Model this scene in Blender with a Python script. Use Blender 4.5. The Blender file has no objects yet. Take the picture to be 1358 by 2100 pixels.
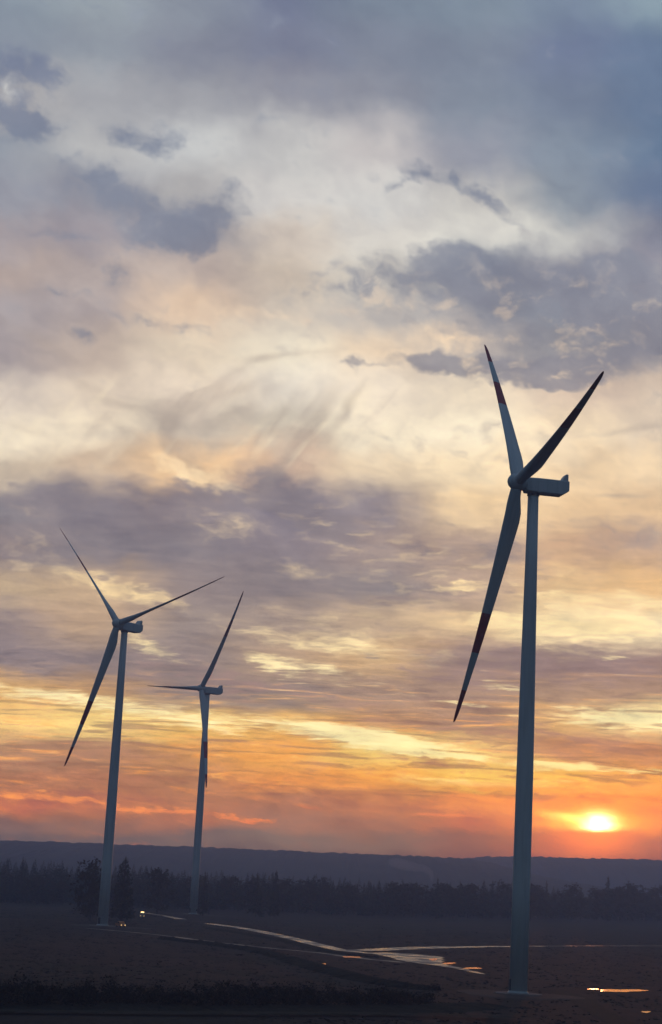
import bpy, math, random
import numpy as np
from mathutils import Vector, Matrix

S = bpy.context.scene
COL = S.collection
R_ = math.radians
# ------------------------------------------------------------------ camera
FPX, PITCH, ROLL, CAMH = 3701.9, 0.1978, -0.0528, 20.64      # focal length (photo pixels), angles, height
PW, PH = 1358.0, 2100.0
FWD = Vector((0, math.cos(PITCH), math.sin(PITCH)))
_r = Vector((1, 0, 0)); _u = _r.cross(FWD)
RGT = _r * math.cos(ROLL) - _u * math.sin(ROLL)
UPV = _r * math.sin(ROLL) + _u * math.cos(ROLL)
cd = bpy.data.cameras.new('camera'); cam = bpy.data.objects.new('camera', cd); COL.objects.link(cam)
cd.sensor_fit = 'VERTICAL'; cd.sensor_height = 24.0; cd.lens = FPX * 24.0 / PH
cd.clip_start = 1.0; cd.clip_end = 40000.0
M3 = Matrix((RGT, UPV, -FWD)).transposed()
cam.matrix_world = Matrix.Translation((0, 0, CAMH)) @ M3.to_4x4()
S.camera = cam

def ray(px, py):
    return (FWD + RGT * ((px - PW / 2) / FPX) + UPV * ((PH / 2 - py) / FPX)).normalized()
def at(px, py, z=0.0):
    """point of the ground (height z) that the photo shows at px, py"""
    d = ray(px, py); t = (z - CAMH) / d.z
    return Vector((d.x * t, d.y * t, z))
def atd(px, py, dist):
    d = ray(px, py); t = dist / d.y
    return Vector((d.x * t, dist, CAMH + d.z * t))

# ------------------------------------------------------------------ render settings
S.view_settings.view_transform = 'Standard'; S.view_settings.look = 'None'
S.view_settings.exposure = 0.0; S.view_settings.gamma = 1.0
S.render.engine = 'CYCLES'
cy = S.cycles
cy.use_denoising = True
cy.max_bounces = 6; cy.volume_bounces = 1; cy.caustics_reflective = False; cy.caustics_refractive = False
cy.sample_clamp_indirect = 4.0

def lin(c):
    return tuple(((v / 255) / 12.92 if v <= 10 else (((v / 255) + .055) / 1.055) ** 2.4) for v in c)

# ------------------------------------------------------------------ node helper
class NB:
    def __init__(s, tree): s.t = tree; s.n = tree.nodes; s.l = tree.links
    def new(s, typ, **kw):
        n = s.n.new(typ)
        for k, v in kw.items(): setattr(n, k, v)
        return n
    def put(s, sock, v):
        if v is None: return
        if hasattr(v, 'links'): s.l.new(v, sock)
        else: sock.default_value = v
    def math(s, op, a, b=None, c=None, clamp=False):
        n = s.new('ShaderNodeMath', operation=op); n.use_clamp = clamp
        for i, v in enumerate((a, b, c)): s.put(n.inputs[i], v)
        return n.outputs[0]
    def vec(s, op, a, b=None, scale=None):
        n = s.new('ShaderNodeVectorMath', operation=op)
        s.put(n.inputs[0], a); s.put(n.inputs[1], b)
        if scale is not None: s.put(n.inputs['Scale'], scale)
        return n.outputs['Value'] if op in ('DOT_PRODUCT', 'LENGTH', 'DISTANCE') else n.outputs['Vector']
    def sep(s, v):
        n = s.new('ShaderNodeSeparateXYZ'); s.put(n.inputs[0], v); return n.outputs
    def comb(s, x, y, z=0.0):
        n = s.new('ShaderNodeCombineXYZ')
        for i, v in enumerate((x, y, z)): s.put(n.inputs[i], v)
        return n.outputs[0]
    def mapr(s, v, a, b, c=0.0, d=1.0, kind='SMOOTHSTEP'):
        n = s.new('ShaderNodeMapRange', interpolation_type=kind)
        for i, x in enumerate((v, a, b, c, d)): s.put(n.inputs[i], x)
        return n.outputs[0]
    def mix(s, f, a, b, blend='MIX'):
        n = s.new('ShaderNodeMix', data_type='RGBA', blend_type=blend); n.clamp_factor = True
        s.put(n.inputs[0], f); s.put(n.inputs[6], a); s.put(n.inputs[7], b)
        return n.outputs[2]
    def noise(s, v, scale, detail=4.0, rough=.55, lac=2.0, dist=0.0, color=False):
        n = s.new('ShaderNodeTexNoise'); n.noise_dimensions = '3D'
        s.put(n.inputs['Vector'], v)
        n.inputs['Scale'].default_value = scale; n.inputs['Detail'].default_value = detail
        n.inputs['Roughness'].default_value = rough; n.inputs['Lacunarity'].default_value = lac
        n.inputs['Distortion'].default_value = dist
        return n.outputs['Color'] if color else n.outputs['Fac']
    def ramp(s, f, stops, interp='LINEAR'):
        n = s.new('ShaderNodeValToRGB'); cr = n.color_ramp; cr.interpolation = interp
        while len(cr.elements) < len(stops): cr.elements.new(0.5)
        for e, (p, c) in zip(cr.elements, stops):
            e.position = p; e.color = (*c, 1)
        s.put(n.inputs[0], f); return n.outputs[0]

# ------------------------------------------------------------------ sun
SUN_DIR = ray(1225, 1690)
SUN_EL = math.asin(SUN_DIR.z); SUN_AZ = math.atan2(SUN_DIR.x, SUN_DIR.y)
sl = bpy.data.lights.new('sun', 'SUN'); sun = bpy.data.objects.new('sun', sl); COL.objects.link(sun)
sl.energy = 0.55; sl.angle = R_(0.6); sl.color = (1.0, 0.32, 0.12)
sun.rotation_euler = (-SUN_DIR).to_track_quat('-Z', 'Y').to_euler()
sun.location = (60, 200, 300)

# ------------------------------------------------------------------ sky (world)
world = bpy.data.worlds.new('World'); S.world = world; world.use_nodes = True
wt = world.node_tree; wt.nodes.clear(); B = NB(wt)
D = B.new('ShaderNodeTexCoord').outputs['Generated']
# chart of the western sky: gnomonic about a fixed bearing, in hundreds of chart units
dF = B.vec('DOT_PRODUCT', D, tuple(FWD)); dR = B.vec('DOT_PRODUCT', D, tuple(RGT)); dU = B.vec('DOT_PRODUCT', D, tuple(UPV))
dFs = B.math('MAXIMUM', dF, 0.15)
U0 = B.math('MULTIPLY_ADD', B.math('DIVIDE', dR, dFs), FPX / 100, PW / 200)
V0 = B.math('MULTIPLY_ADD', B.math('DIVIDE', dU, dFs), -FPX / 100, PH / 200)
# cloud-layer coordinates: features shrink and flatten towards the horizon
dz = B.sep(D)
pl = B.math('DIVIDE', 1.0, B.math('ADD', B.math('MAXIMUM', dz[2], 0.0), 0.16))
Q = B.comb(B.math('MULTIPLY', dz[0], pl), B.math('MULTIPLY', dz[1], pl))
P0 = B.comb(U0, V0)
flat = B.mapr(V0, 8.0, 16.5, 1.0, 0.46)                    # vertical squash of billows towards the horizon
# sheared, streak-aligned chart coordinates (streaks sink to the right)
VS = B.math('SUBTRACT', V0, B.math('MULTIPLY', U0, 0.13))
PS = B.comb(U0, B.math('DIVIDE', VS, flat))
w1 = B.vec('SUBTRACT', B.noise(PS, 0.45, 3.0, color=True), (.5, .5, .5))
w2 = B.vec('SUBTRACT', B.noise(PS, 1.6, 3.0, .5, color=True), (.5, .5, .5))
wv = B.vec('ADD', B.vec('SCALE', w1, scale=1.5), B.vec('SCALE', w2, scale=.75))
wv = B.vec('MULTIPLY', wv, B.comb(1.0, B.math('MULTIPLY', flat, .8), 0.0))
P = B.vec('ADD', P0, wv)
Ps = B.sep(P); U, V = Ps[0], Ps[1]
ROWS = [
 (0,    (140,150,162),(150,158,166),(140,146,158),(116,122,145),(124,134,150),(128,140,155),(125,138,158),(138,155,168)),
 (100,  (140,147,160),(146,152,162),(135,138,152),(122,126,146),(128,134,150),(130,138,154),(114,124,150),(110,126,152)),
 (200,  (172,168,168),(170,170,174),(160,160,166),(145,145,156),(142,144,156),(132,140,155),(120,130,150),(106,122,148)),
 (300,  (150,155,165),(185,184,184),(196,196,196),(196,194,192),(200,194,192),(150,152,164),(135,145,160),(104,122,148)),
 (400,  (152,152,162),(148,148,158),(175,172,172),(208,204,200),(210,207,203),(192,188,184),(138,146,158),(108,122,148)),
 (480,  (165,155,158),(160,152,158),(140,140,152),(205,192,180),(224,218,208),(216,212,204),(196,194,190),(132,134,150)),
 (560,  (182,165,158),(180,166,162),(195,178,168),(200,185,170),(205,198,188),(140,144,154),(150,148,156),(150,146,156)),
 (640,  (168,158,160),(175,162,160),(222,195,170),(205,192,178),(190,182,176),(150,150,158),(135,138,150),(145,144,154)),
 (720,  (170,158,158),(190,172,160),(222,204,182),(228,216,196),(236,212,184),(190,178,170),(150,147,152),(145,142,150)),
 (800,  (215,200,186),(217,199,180),(228,210,190),(236,224,206),(242,225,203),(238,220,194),(215,192,172),(205,185,168)),
 (880,  (238,222,198),(242,224,197),(195,180,165),(215,202,182),(238,222,196),(246,230,202),(246,222,188),(220,200,178)),
 (960,  (200,182,162),(210,185,160),(240,200,155),(200,172,152),(236,212,180),(244,220,184),(246,215,174),(240,212,176)),
 (1040, (135,128,134),(140,130,136),(150,136,138),(135,126,136),(150,138,142),(240,208,165),(235,200,158),(230,195,155)),
 (1120, (150,135,135),(135,126,132),(140,130,135),(140,128,134),(165,145,138),(180,155,140),(210,172,140),(190,160,140)),
 (1200, (190,165,138),(200,170,140),(150,134,132),(140,128,130),(146,134,134),(190,162,142),(226,188,142),(238,192,138)),
 (1280, (150,132,130),(190,160,134),(155,138,132),(172,150,136),(195,168,142),(225,192,150),(254,228,178),(254,230,184)),
 (1350, (142,126,128),(148,130,128),(150,132,128),(185,155,130),(210,172,130),(165,138,128),(170,140,128),(165,135,126)),
 (1420, (225,175,110),(200,155,110),(150,130,124),(155,134,125),(170,140,122),(175,142,122),(180,145,120),(175,140,118)),
 (1480, (250,205,130),(253,215,135),(240,190,110),(240,185,105),(200,150,110),(180,140,115),(230,180,120),(255,225,160)),
 (1540, (185,138,108),(180,134,106),(210,150,95),(235,165,90),(253,210,120),(252,205,125),(215,150,105),(205,140,100)),
 (1600, (185,125,95),(185,125,95),(185,128,95),(225,145,85),(245,165,80),(254,200,100),(254,190,95),(250,170,90)),
 (1650, (205,122,84),(195,120,84),(180,120,92),(182,124,98),(196,126,92),(238,146,84),(248,146,80),(250,144,76)),
 (1690, (140,108,102),(150,110,98),(186,118,92),(166,118,100),(170,116,96),(200,118,86),(246,150,84),(246,142,84)),
 (1725, (116,98,100),(122,101,100),(130,106,102),(138,112,104),(142,110,100),(155,106,94),(188,108,84),(168,102,92)),
 (1770, (98,86,93),(100,88,93),(108,90,93),(115,92,93),(122,92,91),(135,94,90),(160,94,82),(145,92,88)),
]
ufac = B.mapr(U, -1.0, 14.58, 0, 1, 'LINEAR')
field = None
for i, row in enumerate(ROWS):
    y, cs = row[0] / 100, row[1:]
    stops = [((1.0 + 1.94 * k) / 15.58, lin(c)) for k, c in enumerate(cs)]
    rc = B.ramp(ufac, stops, 'EASE')
    field = rc if field is None else B.mix(B.mapr(V, ROWS[i - 1][0] / 100, y), field, rc)

def blobsum(blobs, coord):
    tot = 0.0
    for (x, y, rx, ry, ang, amp) in blobs:
        m = B.new('ShaderNodeMapping', vector_type='TEXTURE')
        B.put(m.inputs['Vector'], coord)
        m.inputs['Location'].default_value = (x / 100, y / 100, 0)
        m.inputs['Rotation'].default_value = (0, 0, R_(ang))
        m.inputs['Scale'].default_value = (rx / 68, ry / 68, 1)
        g = B.new('ShaderNodeTexGradient', gradient_type='SPHERICAL'); B.l.new(m.outputs[0], g.inputs[0])
        tot = B.math('MULTIPLY_ADD', g.outputs['Fac'], amp * 1.15, tot)
    return tot
# Ring: finer warp for cloud outlines
w3 = B.vec('SUBTRACT', B.noise(PS, 3.2, 3.0, .5, color=True), (.5, .5, .5))
PB = B.vec('ADD', P0, B.vec('MULTIPLY', B.vec('ADD', B.vec('SCALE', w2, scale=.55), B.vec('SCALE', w3, scale=.35)), B.comb(1.0, flat, 0.0)))
DARK = [(40,140,95,45,14,1),(30,240,75,45,30,1.1),(85,268,55,30,0,.7),(255,278,65,30,8,.85),(325,295,40,45,50,.5),
 (130,345,90,35,8,.6),(218,360,38,22,-20,.8),(200,400,120,30,5,.5),(300,440,75,45,25,.9),(430,440,75,48,-22,1.2),(375,485,100,34,0,.9),(400,520,40,20,0,.6),
 (110,480,110,22,8,.6),(235,568,36,28,20,.7),(110,600,70,12,3,.6),(180,686,45,15,8,.8),(320,662,120,15,8,.6),
 (868,352,58,24,20,1),(805,390,30,18,-25,.7),(935,345,25,22,40,.6),(1000,410,75,18,35,.8),
 (880,565,140,50,8,1.0),(1000,540,120,40,10,1.0),(1185,585,130,55,-8,1.1),(1290,560,80,45,0,.7),(1215,650,50,60,80,1.0),(1010,630,80,40,10,.6),(1320,640,80,40,0,.7),
 (900,745,105,20,4,1.0),(1050,756,170,30,3,1.1),(1250,735,130,40,-12,.9),(1090,790,90,12,3,.6),(700,590,170,45,10,.35),(730,745,60,8,3,.5),
 (90,1028,100,28,4,1),(410,1010,95,28,8,1),(570,1000,75,40,12,1.1),(640,1060,120,34,22,1.1),(330,1080,180,50,18,.7),(90,1090,90,30,5,.5),(180,1130,150,45,8,.6),
 (860,1125,55,10,3,.8),(900,1075,30,12,3,.5),(1000,1140,120,22,-4,.7),(1240,1090,110,50,0,.5),(560,1195,260,45,6,.6),(820,1235,90,12,0,.6),
 (1000,1365,180,32,6,.8),(1240,1365,170,34,2,.9),(1110,1335,160,12,0,.5),(755,1345,24,7,0,.9),(900,1395,120,14,8,.6),
 (450,1395,300,34,8,.6),(1180,1525,170,34,6,.6),(1000,1500,150,30,6,.5),(880,1560,160,12,8,.7),(1050,1634,130,9,1,.8),(1180,1612,30,5,2,.6),
 (150,1545,200,22,5,.4),(200,1600,220,24,5,.4),(620,1655,160,16,4,.5)]
LIGHT = [(15,180,28,28,30,.7),(500,640,120,24,6,.6),(395,968,100,24,18,1.0),(930,692,130,26,4,.75),(1180,700,60,22,0,.55),(1310,690,55,36,0,.55),(760,640,90,22,8,.4),(450,1085,95,30,10,.42),(150,1185,190,28,16,.55),(285,1218,95,18,14,.45),(300,1325,90,18,28,.6),
 (560,1365,70,16,28,.75),(480,1290,110,16,14,.45),(660,1375,130,18,12,.65),(700,1325,150,24,8,.6),(600,1170,110,30,5,.36),(50,1115,80,22,10,.36),(640,1275,150,30,8,.45),
 (150,1430,260,16,7,.85),(380,1478,170,16,7,.8),(640,1492,170,18,8,.9),(800,1525,150,20,7,1.3),(930,1550,100,10,6,.8),
 (940,1203,90,10,-3,.8),(1180,1283,200,28,2,1.2),(1325,1238,65,18,20,1.0),(1140,1222,120,11,3,.9),(1000,1258,60,10,0,.7),(900,1130,40,8,0,.6),(1040,1410,60,8,6,.7),(940,1445,110,6,10,.6),(1290,1475,150,20,4,1.4),(1250,1345,30,6,0,.7),
 (950,1608,160,12,4,.9),(1160,1572,110,12,2,1.1),(1130,1618,130,8,2,1),(960,1635,70,6,10,.8),(1330,1585,70,7,3,.9),(560,1610,160,8,6,.4),
 (90,1632,150,9,5,1),(330,1662,170,7,6,.9),(520,1680,70,4,5,.7),(900,1672,90,6,3,.7),(1080,1600,80,5,3,.6),(990,1640,60,4,4,.5)]
# billow noise (rounder high up), finer mottle, and streak noise (drawn out low down)
hi = B.mapr(V0, 10.8, 14.0, 1.0, 0.0)
PI_ = B.vec('ADD', B.comb(B.math('MULTIPLY', U0, .7), B.math('SUBTRACT', V0, B.math('MULTIPLY', U0, .18))), B.vec('SCALE', w2, scale=.45))
PL_ = B.vec('ADD', PS, B.vec('SCALE', w2, scale=.8))
def two(sc, d1, r1, d2, r2):
    n1 = B.noise(PI_, sc, d1, r1); n2 = B.noise(PL_, sc, d2, r2)
    return B.math('ADD', n2, B.math('MULTIPLY', hi, B.math('SUBTRACT', n1, n2)))
nb = two(.75, 7.0, .52, 4.6, .52); nm = two(2.2, 5.0, .54, 3.4, .52)
fbc = B.math('SUBTRACT', nb, .5); fmc = B.math('SUBTRACT', nm, .5)
fbs = B.math('SUBTRACT', B.mapr(B.math('MULTIPLY_ADD', fmc, .45, nb), .40, .60), .5)        # torn-edged version
sv = B.math('DIVIDE', B.math('SUBTRACT', V0, B.math('MULTIPLY', U0, .115)), B.mapr(V0, 8., 16.5, 1.0, .42))
fs = B.noise(B.comb(B.math('MULTIPLY', U0, .42), sv), 1.4, 4.2, .54, dist=.9)
fsc = B.math('MULTIPLY', B.math('SUBTRACT', fs, .5), B.mapr(V0, 5.0, 13.5, .12, 1.0))
dk = B.math('ADD', blobsum(DARK, PB), B.math('MULTIPLY_ADD', fbc, 1.5, B.math('MULTIPLY', fmc, 1.9)))
lt = B.math('ADD', blobsum(LIGHT, PB), B.math('MULTIPLY_ADD', B.math('MULTIPLY', fsc, B.mapr(V0, 12.9, 14.2, 0, 1)), 1.9, B.math('MULTIPLY_ADD', B.math('MULTIPLY', fbc, B.mapr(V0, 12.9, 14.2, 1, 0)), 1.6, B.math('MULTIPLY', fmc, .9))))
mdk = B.mapr(dk, 0.12, 1.05, 0, .85); mlt = B.mapr(lt, 0.22, 1.12, 0, .92)
vfac = B.math('DIVIDE', V0, 18.0)
DKC = B.ramp(vfac, [(0, lin((112,120,146))),(.17, lin((124,131,150))),(.3, lin((132,134,148))),(.42, lin((142,138,146))),(.56, lin((136,126,132))),
                    (.66, lin((141,127,128))),(.78, lin((150,122,118))),(.86, lin((176,124,100))),(.92, lin((180,110,80))),(1, lin((120,92,94)))])
ORC = B.ramp(vfac, [(.72, lin((240,180,115))), (.80, lin((246,172,92))), (.88, lin((250,160,74))), (.92, lin((238,138,78))), (.95, lin((205,118,82)))])
LTC = B.ramp(vfac, [(0, lin((175,180,186))),(.2, lin((222,215,205))),(.36, lin((246,218,186))),(.54, lin((250,220,178))),(.68, lin((253,222,168))),
                    (.78, lin((255,234,180))),(.85, lin((255,236,172))),(.885, lin((255,222,140))),(.90, lin((255,160,80))),(.915, lin((250,150,82))),(.95, lin((222,120,82))),(1, lin((150,100,90)))])
c = B.mix(mdk, field, DKC)
# broken altocumulus: bright gaps and dark lumps
reg = blobsum([(1120,650,300,110,5,1),(680,590,190,60,10,.8),(1080,760,260,50,0,.6),(1000,1180,260,90,0,.8),(700,1080,130,60,15,.6),(430,1060,120,50,10,.4),(800,1320,220,60,8,.6),(330,430,160,60,10,.3)], PB)
nk = B.noise(B.vec('ADD', B.comb(U0, B.math('DIVIDE', V0, B.mapr(V0, 5.5, 13.0, .9, .5))), B.vec('SCALE', w2, scale=.6)), 1.5, 5.0, .55)
reg = B.mapr(reg, 0, .9, 0, 1)
c = B.mix(B.math('MULTIPLY', reg, B.mapr(nk, .50, .74, 0, .62)), c, B.mix(.3, LTC, field))
c = B.mix(B.math('MULTIPLY', reg, B.mapr(nk, .46, .28, 0, .55)), c, DKC)
# a curl of cirrus and raked strands
PW_ = B.vec('ADD', P0, B.vec('ADD', B.vec('SCALE', w1, scale=.25), B.vec('SCALE', w2, scale=.18)))
sw = blobsum([(455,808,120,20,-12,.8),(388,835,62,22,-40,.8),(345,885,24,55,-8,.9),(385,945,60,20,42,.8),(480,850,100,16,-30,.6),(560,870,100,12,-50,.6),(640,870,100,14,-52,.8),(705,850,85,12,-55,.8),
   (600,930,120,24,-48,.7),(450,912,65,9,2,.7),(590,728,140,9,-5,.6),(470,770,110,12,-32,.5),(100,710,160,16,28,.5),(180,790,120,14,30,.5),(250,880,60,14,35,.5),(240,830,70,8,12,.5),(1000,930,90,12,-38,.4),(1290,880,110,9,-8,.7),(1280,1015,80,7,2,.7),(60,880,110,12,18,.5)], PW_)
ca, sa = math.cos(R_(52)), math.sin(R_(52))
rk = B.noise(B.comb(B.math('MULTIPLY', B.math('SUBTRACT', B.math('MULTIPLY', U0, ca), B.math('MULTIPLY', V0, sa)), .35), B.math('MULTIPLY', B.math('ADD', B.math('MULTIPLY', U0, sa), B.math('MULTIPLY', V0, ca)), 2.2)), 1.0, 3.5, .5, dist=.4)
rkm = B.math('MULTIPLY', B.mapr(V0, 7.4, 8.3, 0, 1), B.math('MULTIPLY', B.mapr(V0, 9.0, 9.9, 1, 0), B.mapr(U0, 8.0, 10.0, 1, 0)))
c = B.mix(B.math('MULTIPLY', B.mapr(sw, .05, 1.0, 0, .6), B.mapr(rk, .3, .65, 1.0, .55)), c, (*lin((168, 152, 142)), 1))
c = B.mix(B.math('MULTIPLY', rkm, B.mapr(rk, .52, .75, 0, .35)), c, (*lin((190, 172, 158)), 1))
c = B.mix(B.math('MULTIPLY', rkm, B.mapr(rk, .47, .28, 0, .35)), c, (*lin((250, 232, 200)), 1))
# low sky: orange-lit and mauve streaks in turn
lowm = B.math('MULTIPLY', B.mapr(V0, 13.3, 15.0, 0, 1), B.mapr(V0, 16.0, 16.8, 1, 0))
c = B.mix(B.math('MULTIPLY', lowm, B.mapr(fs, .54, .70, 0, .6)), c, ORC)
c = B.mix(B.math('MULTIPLY', lowm, B.mapr(fs, .48, .34, 0, .55)), c, DKC)
c = B.mix(mlt, c, LTC)
# overall billow and streak modulation of brightness
amp = B.math('MULTIPLY', B.mapr(V0, 16.2, 17.3, 1.0, .25), B.mapr(V0, 1.5, 6.5, .55, 1.0))
mod = B.math('MULTIPLY_ADD', B.math('MULTIPLY', B.math('MULTIPLY_ADD', fsc, .5, B.math('MULTIPLY_ADD', fbs, .025, B.math('MULTIPLY_ADD', fbc, .75, B.math('MULTIPLY', fmc, B.mapr(V0, 8.0, 11.5, .26, .5))))), amp), 1.0, 1.0)
modv = B.comb(mod, mod, B.math('POWER', mod, .8))
c = B.vec('MULTIPLY', c, modv)
# the sun behind thin cloud
def halo(x, y, rx, ry, ang=0, p=None):
    m = B.new('ShaderNodeMapping', vector_type='TEXTURE'); B.put(m.inputs['Vector'], p or P0)
    m.inputs['Location'].default_value = (x / 100, y / 100, 0); m.inputs['Rotation'].default_value = (0, 0, R_(ang))
    m.inputs['Scale'].default_value = (rx / 100, ry / 100, 1)
    l = B.vec('LENGTH', m.outputs[0])
    return B.math('EXPONENT', B.math('MULTIPLY', B.math('MULTIPLY', l, l), -1.0))
PH_ = B.vec('ADD', P0, B.vec('MULTIPLY', w3, (.25, .10, 0)))
def addc(c, f, col):
    return B.vec('ADD', c, B.vec('SCALE', B.comb(*col), scale=f))
cut = B.mapr(B.sep(PH_)[1], 16.98, 17.10, 1, 0)
c = addc(c, halo(1225, 1690, 170, 70), (.35, .09, .015))
c = addc(c, B.math('MULTIPLY', halo(1222, 1688, 78, 20, 2, PH_), cut), (.6, .30, .04))
c = addc(c, halo(1226, 1712, 70, 46), (.5, .08, .0))
c = addc(c, B.math('MULTIPLY', halo(1175, 1679, 55, 8, 9, PH_), cut), (.8, .5, .1))
c = addc(c, B.math('MULTIPLY', halo(1227, 1690, 25, 17, 0, PH_), cut), (4.5, 3.4, 1.6))
c = addc(c, B.math('MULTIPLY', halo(1226, 1689, 46, 30), cut), (.8, .42, .08))
# low rays cross the ground haze: the sky beyond it is brighter than what arrives
HAZE_D, HAZE_L, HZ_TOP, HZ_END = .00032, (.13, .10, .135), 168.0, 4000.0
path = B.math('MINIMUM', B.math('DIVIDE', HZ_TOP - CAMH, B.math('MAXIMUM', dz[2], .002)), HZ_END)
tr_ = B.math('EXPONENT', B.math('MULTIPLY', path, -HAZE_D))
c = B.vec('SUBTRACT', c, B.vec('SCALE', B.comb(*HAZE_L), scale=B.math('SUBTRACT', 1.0, tr_)))
c = B.vec('SCALE', B.vec('MAXIMUM', c, (.01, .01, .01)), scale=B.math('DIVIDE', 1.0, tr_))
# rest of the sky: clear twilight sky with grey cloud
sky = B.new('ShaderNodeTexSky'); sky.sky_type = 'NISHITA'; sky.sun_disc = False
sky.sun_elevation = SUN_EL; sky.sun_rotation = SUN_AZ; sky.altitude = 100; sky.dust_density = 2.0
clear = B.vec('SCALE', sky.outputs[0], scale=.12)
far = B.mix(B.mapr(B.noise(Q, 1.2, 6.0), .35, .65, .35, .95), clear, B.mix(B.mapr(dz[2], .25, .9), (*lin((58, 88, 116)), 1), (*lin((118, 136, 166)), 1)))
inx = B.math('MULTIPLY', B.mapr(U0, -9, -2, 0, 1), B.mapr(U0, 15.6, 23, 1, 0))
inv = B.math('MULTIPLY', inx, B.math('MULTIPLY', B.mapr(V0, -9, -1.5, 0, 1), B.mapr(dF, .3, .6, 0, 1)))
c = B.mix(inv, far, c)
bg = B.new('ShaderNodeBackground'); B.put(bg.inputs['Color'], c); bg.inputs['Strength'].default_value = 1.0
B.l.new(bg.outputs[0], B.new('ShaderNodeOutputWorld').inputs['Surface'])
world.cycles.sampling_method = 'MANUAL'; world.cycles.sample_map_resolution = 1024

# ------------------------------------------------------------------ object helpers
def mesh(name, verts, faces, mats, parent=None, fm=None, smooth=False):
    me = bpy.data.meshes.new(name); me.from_pydata([tuple(v) for v in verts], [], [tuple(f) for f in faces])
    for m in (mats if isinstance(mats, (list, tuple)) else [mats]): me.materials.append(m)
    if fm is not None: me.polygons.foreach_set('material_index', list(fm))
    if smooth: me.polygons.foreach_set('use_smooth', [True] * len(me.polygons))
    me.update()
    o = bpy.data.objects.new(name, me); COL.objects.link(o)
    if parent: o.parent = parent
    return o
def tag(o, label=None, cat=None, group=None, kind=None):
    for k, v in (('label', label), ('category', cat), ('group', group), ('kind', kind)):
        if v: o[k] = v
    return o
def empty(name, loc, rz=0.0):
    o = bpy.data.objects.new(name, None); COL.objects.link(o); o.location = loc; o.rotation_euler = (0, 0, rz); return o
def copy_tree(o, parent=None):
    c = o.copy(); COL.objects.link(c)
    if parent: c.parent = parent
    for ch in list(o.children): copy_tree(ch, c)
    return c
class MB:
    def __init__(s): s.v = []; s.f = []
    def add(s, v, f):
        n = len(s.v); s.v += [Vector(p) for p in v]; s.f += [tuple(i + n for i in q) for q in f]; return s
    def box(s, c, d, ch=0.0):
        x, y, z = c; a, b, e = d[0] / 2, d[1] / 2, d[2] / 2
        return s.prism([(x - a, z - e + ch), (x - a + ch, z - e), (x + a - ch, z - e), (x + a, z - e + ch), (x + a, z + e - ch), (x + a - ch, z + e), (x - a + ch, z + e), (x - a, z + e - ch)] if ch else
                       [(x - a, z - e), (x + a, z - e), (x + a, z + e), (x - a, z + e)], y - b, y + b)
    def prism(s, prof, y0, y1, inset=0.0):
        n = len(prof)
        return s.add([(p[0], y0, p[1]) for p in prof] + [(p[0], y1, p[1]) for p in prof],
                     [tuple(range(n)), tuple(range(2 * n - 1, n - 1, -1))] + [(i, i + n, (i + 1) % n + n, (i + 1) % n) for i in range(n)])
    def loft(s, rings, cap=True):
        n = len(rings[0]); v = [p for r in rings for p in r]; f = []
        for i in range(len(rings) - 1):
            for k in range(n):
                a = i * n + k; b = i * n + (k + 1) % n; f.append((a, b, b + n, a + n))
        if cap: f += [tuple(range(n - 1, -1, -1)), tuple(range(len(v) - n, len(v)))]
        return s.add(v, f)
    def lathe(s, prof, n=24, axis='z', o=(0, 0, 0)):
        rings = []
        for r, h in prof:
            ring = []
            for k in range(n):
                a = 2 * math.pi * k / n; x, y = r * math.cos(a), r * math.sin(a)
                p = (x, y, h) if axis == 'z' else (h, x, y) if axis == 'x' else (y, h, x)
                ring.append(Vector(p) + Vector(o))
            rings.append(ring)
        return s.loft(rings)
    def build(s, name, mats, parent=None, smooth=False, fm=None):
        return mesh(name, s.v, s.f, mats, parent, fm, smooth)

def mat(name, base, rough=.6, spec=.5, metal=0.0, emit=None, estr=0.0):
    m = bpy.data.materials.new(name); m.use_nodes = True
    p = m.node_tree.nodes['Principled BSDF']
    p.inputs['Base Color'].default_value = (*base, 1); p.inputs['Roughness'].default_value = rough
    p.inputs['Specular IOR Level'].default_value = spec; p.inputs['Metallic'].default_value = metal
    if emit: p.inputs['Emission Color'].default_value = (*emit, 1); p.inputs['Emission Strength'].default_value = estr
    return m, NB(m.node_tree), p
def nmat(name, c0, c1, scale, rough=.8, spec=.3, detail=6, bump=0.0, bscale=None, coord='Object', lo=.35, hi=.65):
    m, b, p = mat(name, c0, rough, spec)
    co = b.new('ShaderNodeTexCoord').outputs[coord]
    n = b.noise(co, scale, detail)
    b.put(p.inputs['Base Color'], b.mix(b.mapr(n, lo, hi), (*c0, 1), (*c1, 1)))
    if bump:
        bn = b.new('ShaderNodeBump'); bn.inputs['Strength'].default_value = 1.0; bn.inputs['Distance'].default_value = bump
        b.put(bn.inputs['Height'], b.noise(co, bscale or scale * 3, 5)); b.l.new(bn.outputs[0], p.inputs['Normal'])
    return m

rng = random.Random(7); nr = np.random.default_rng(11)

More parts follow.
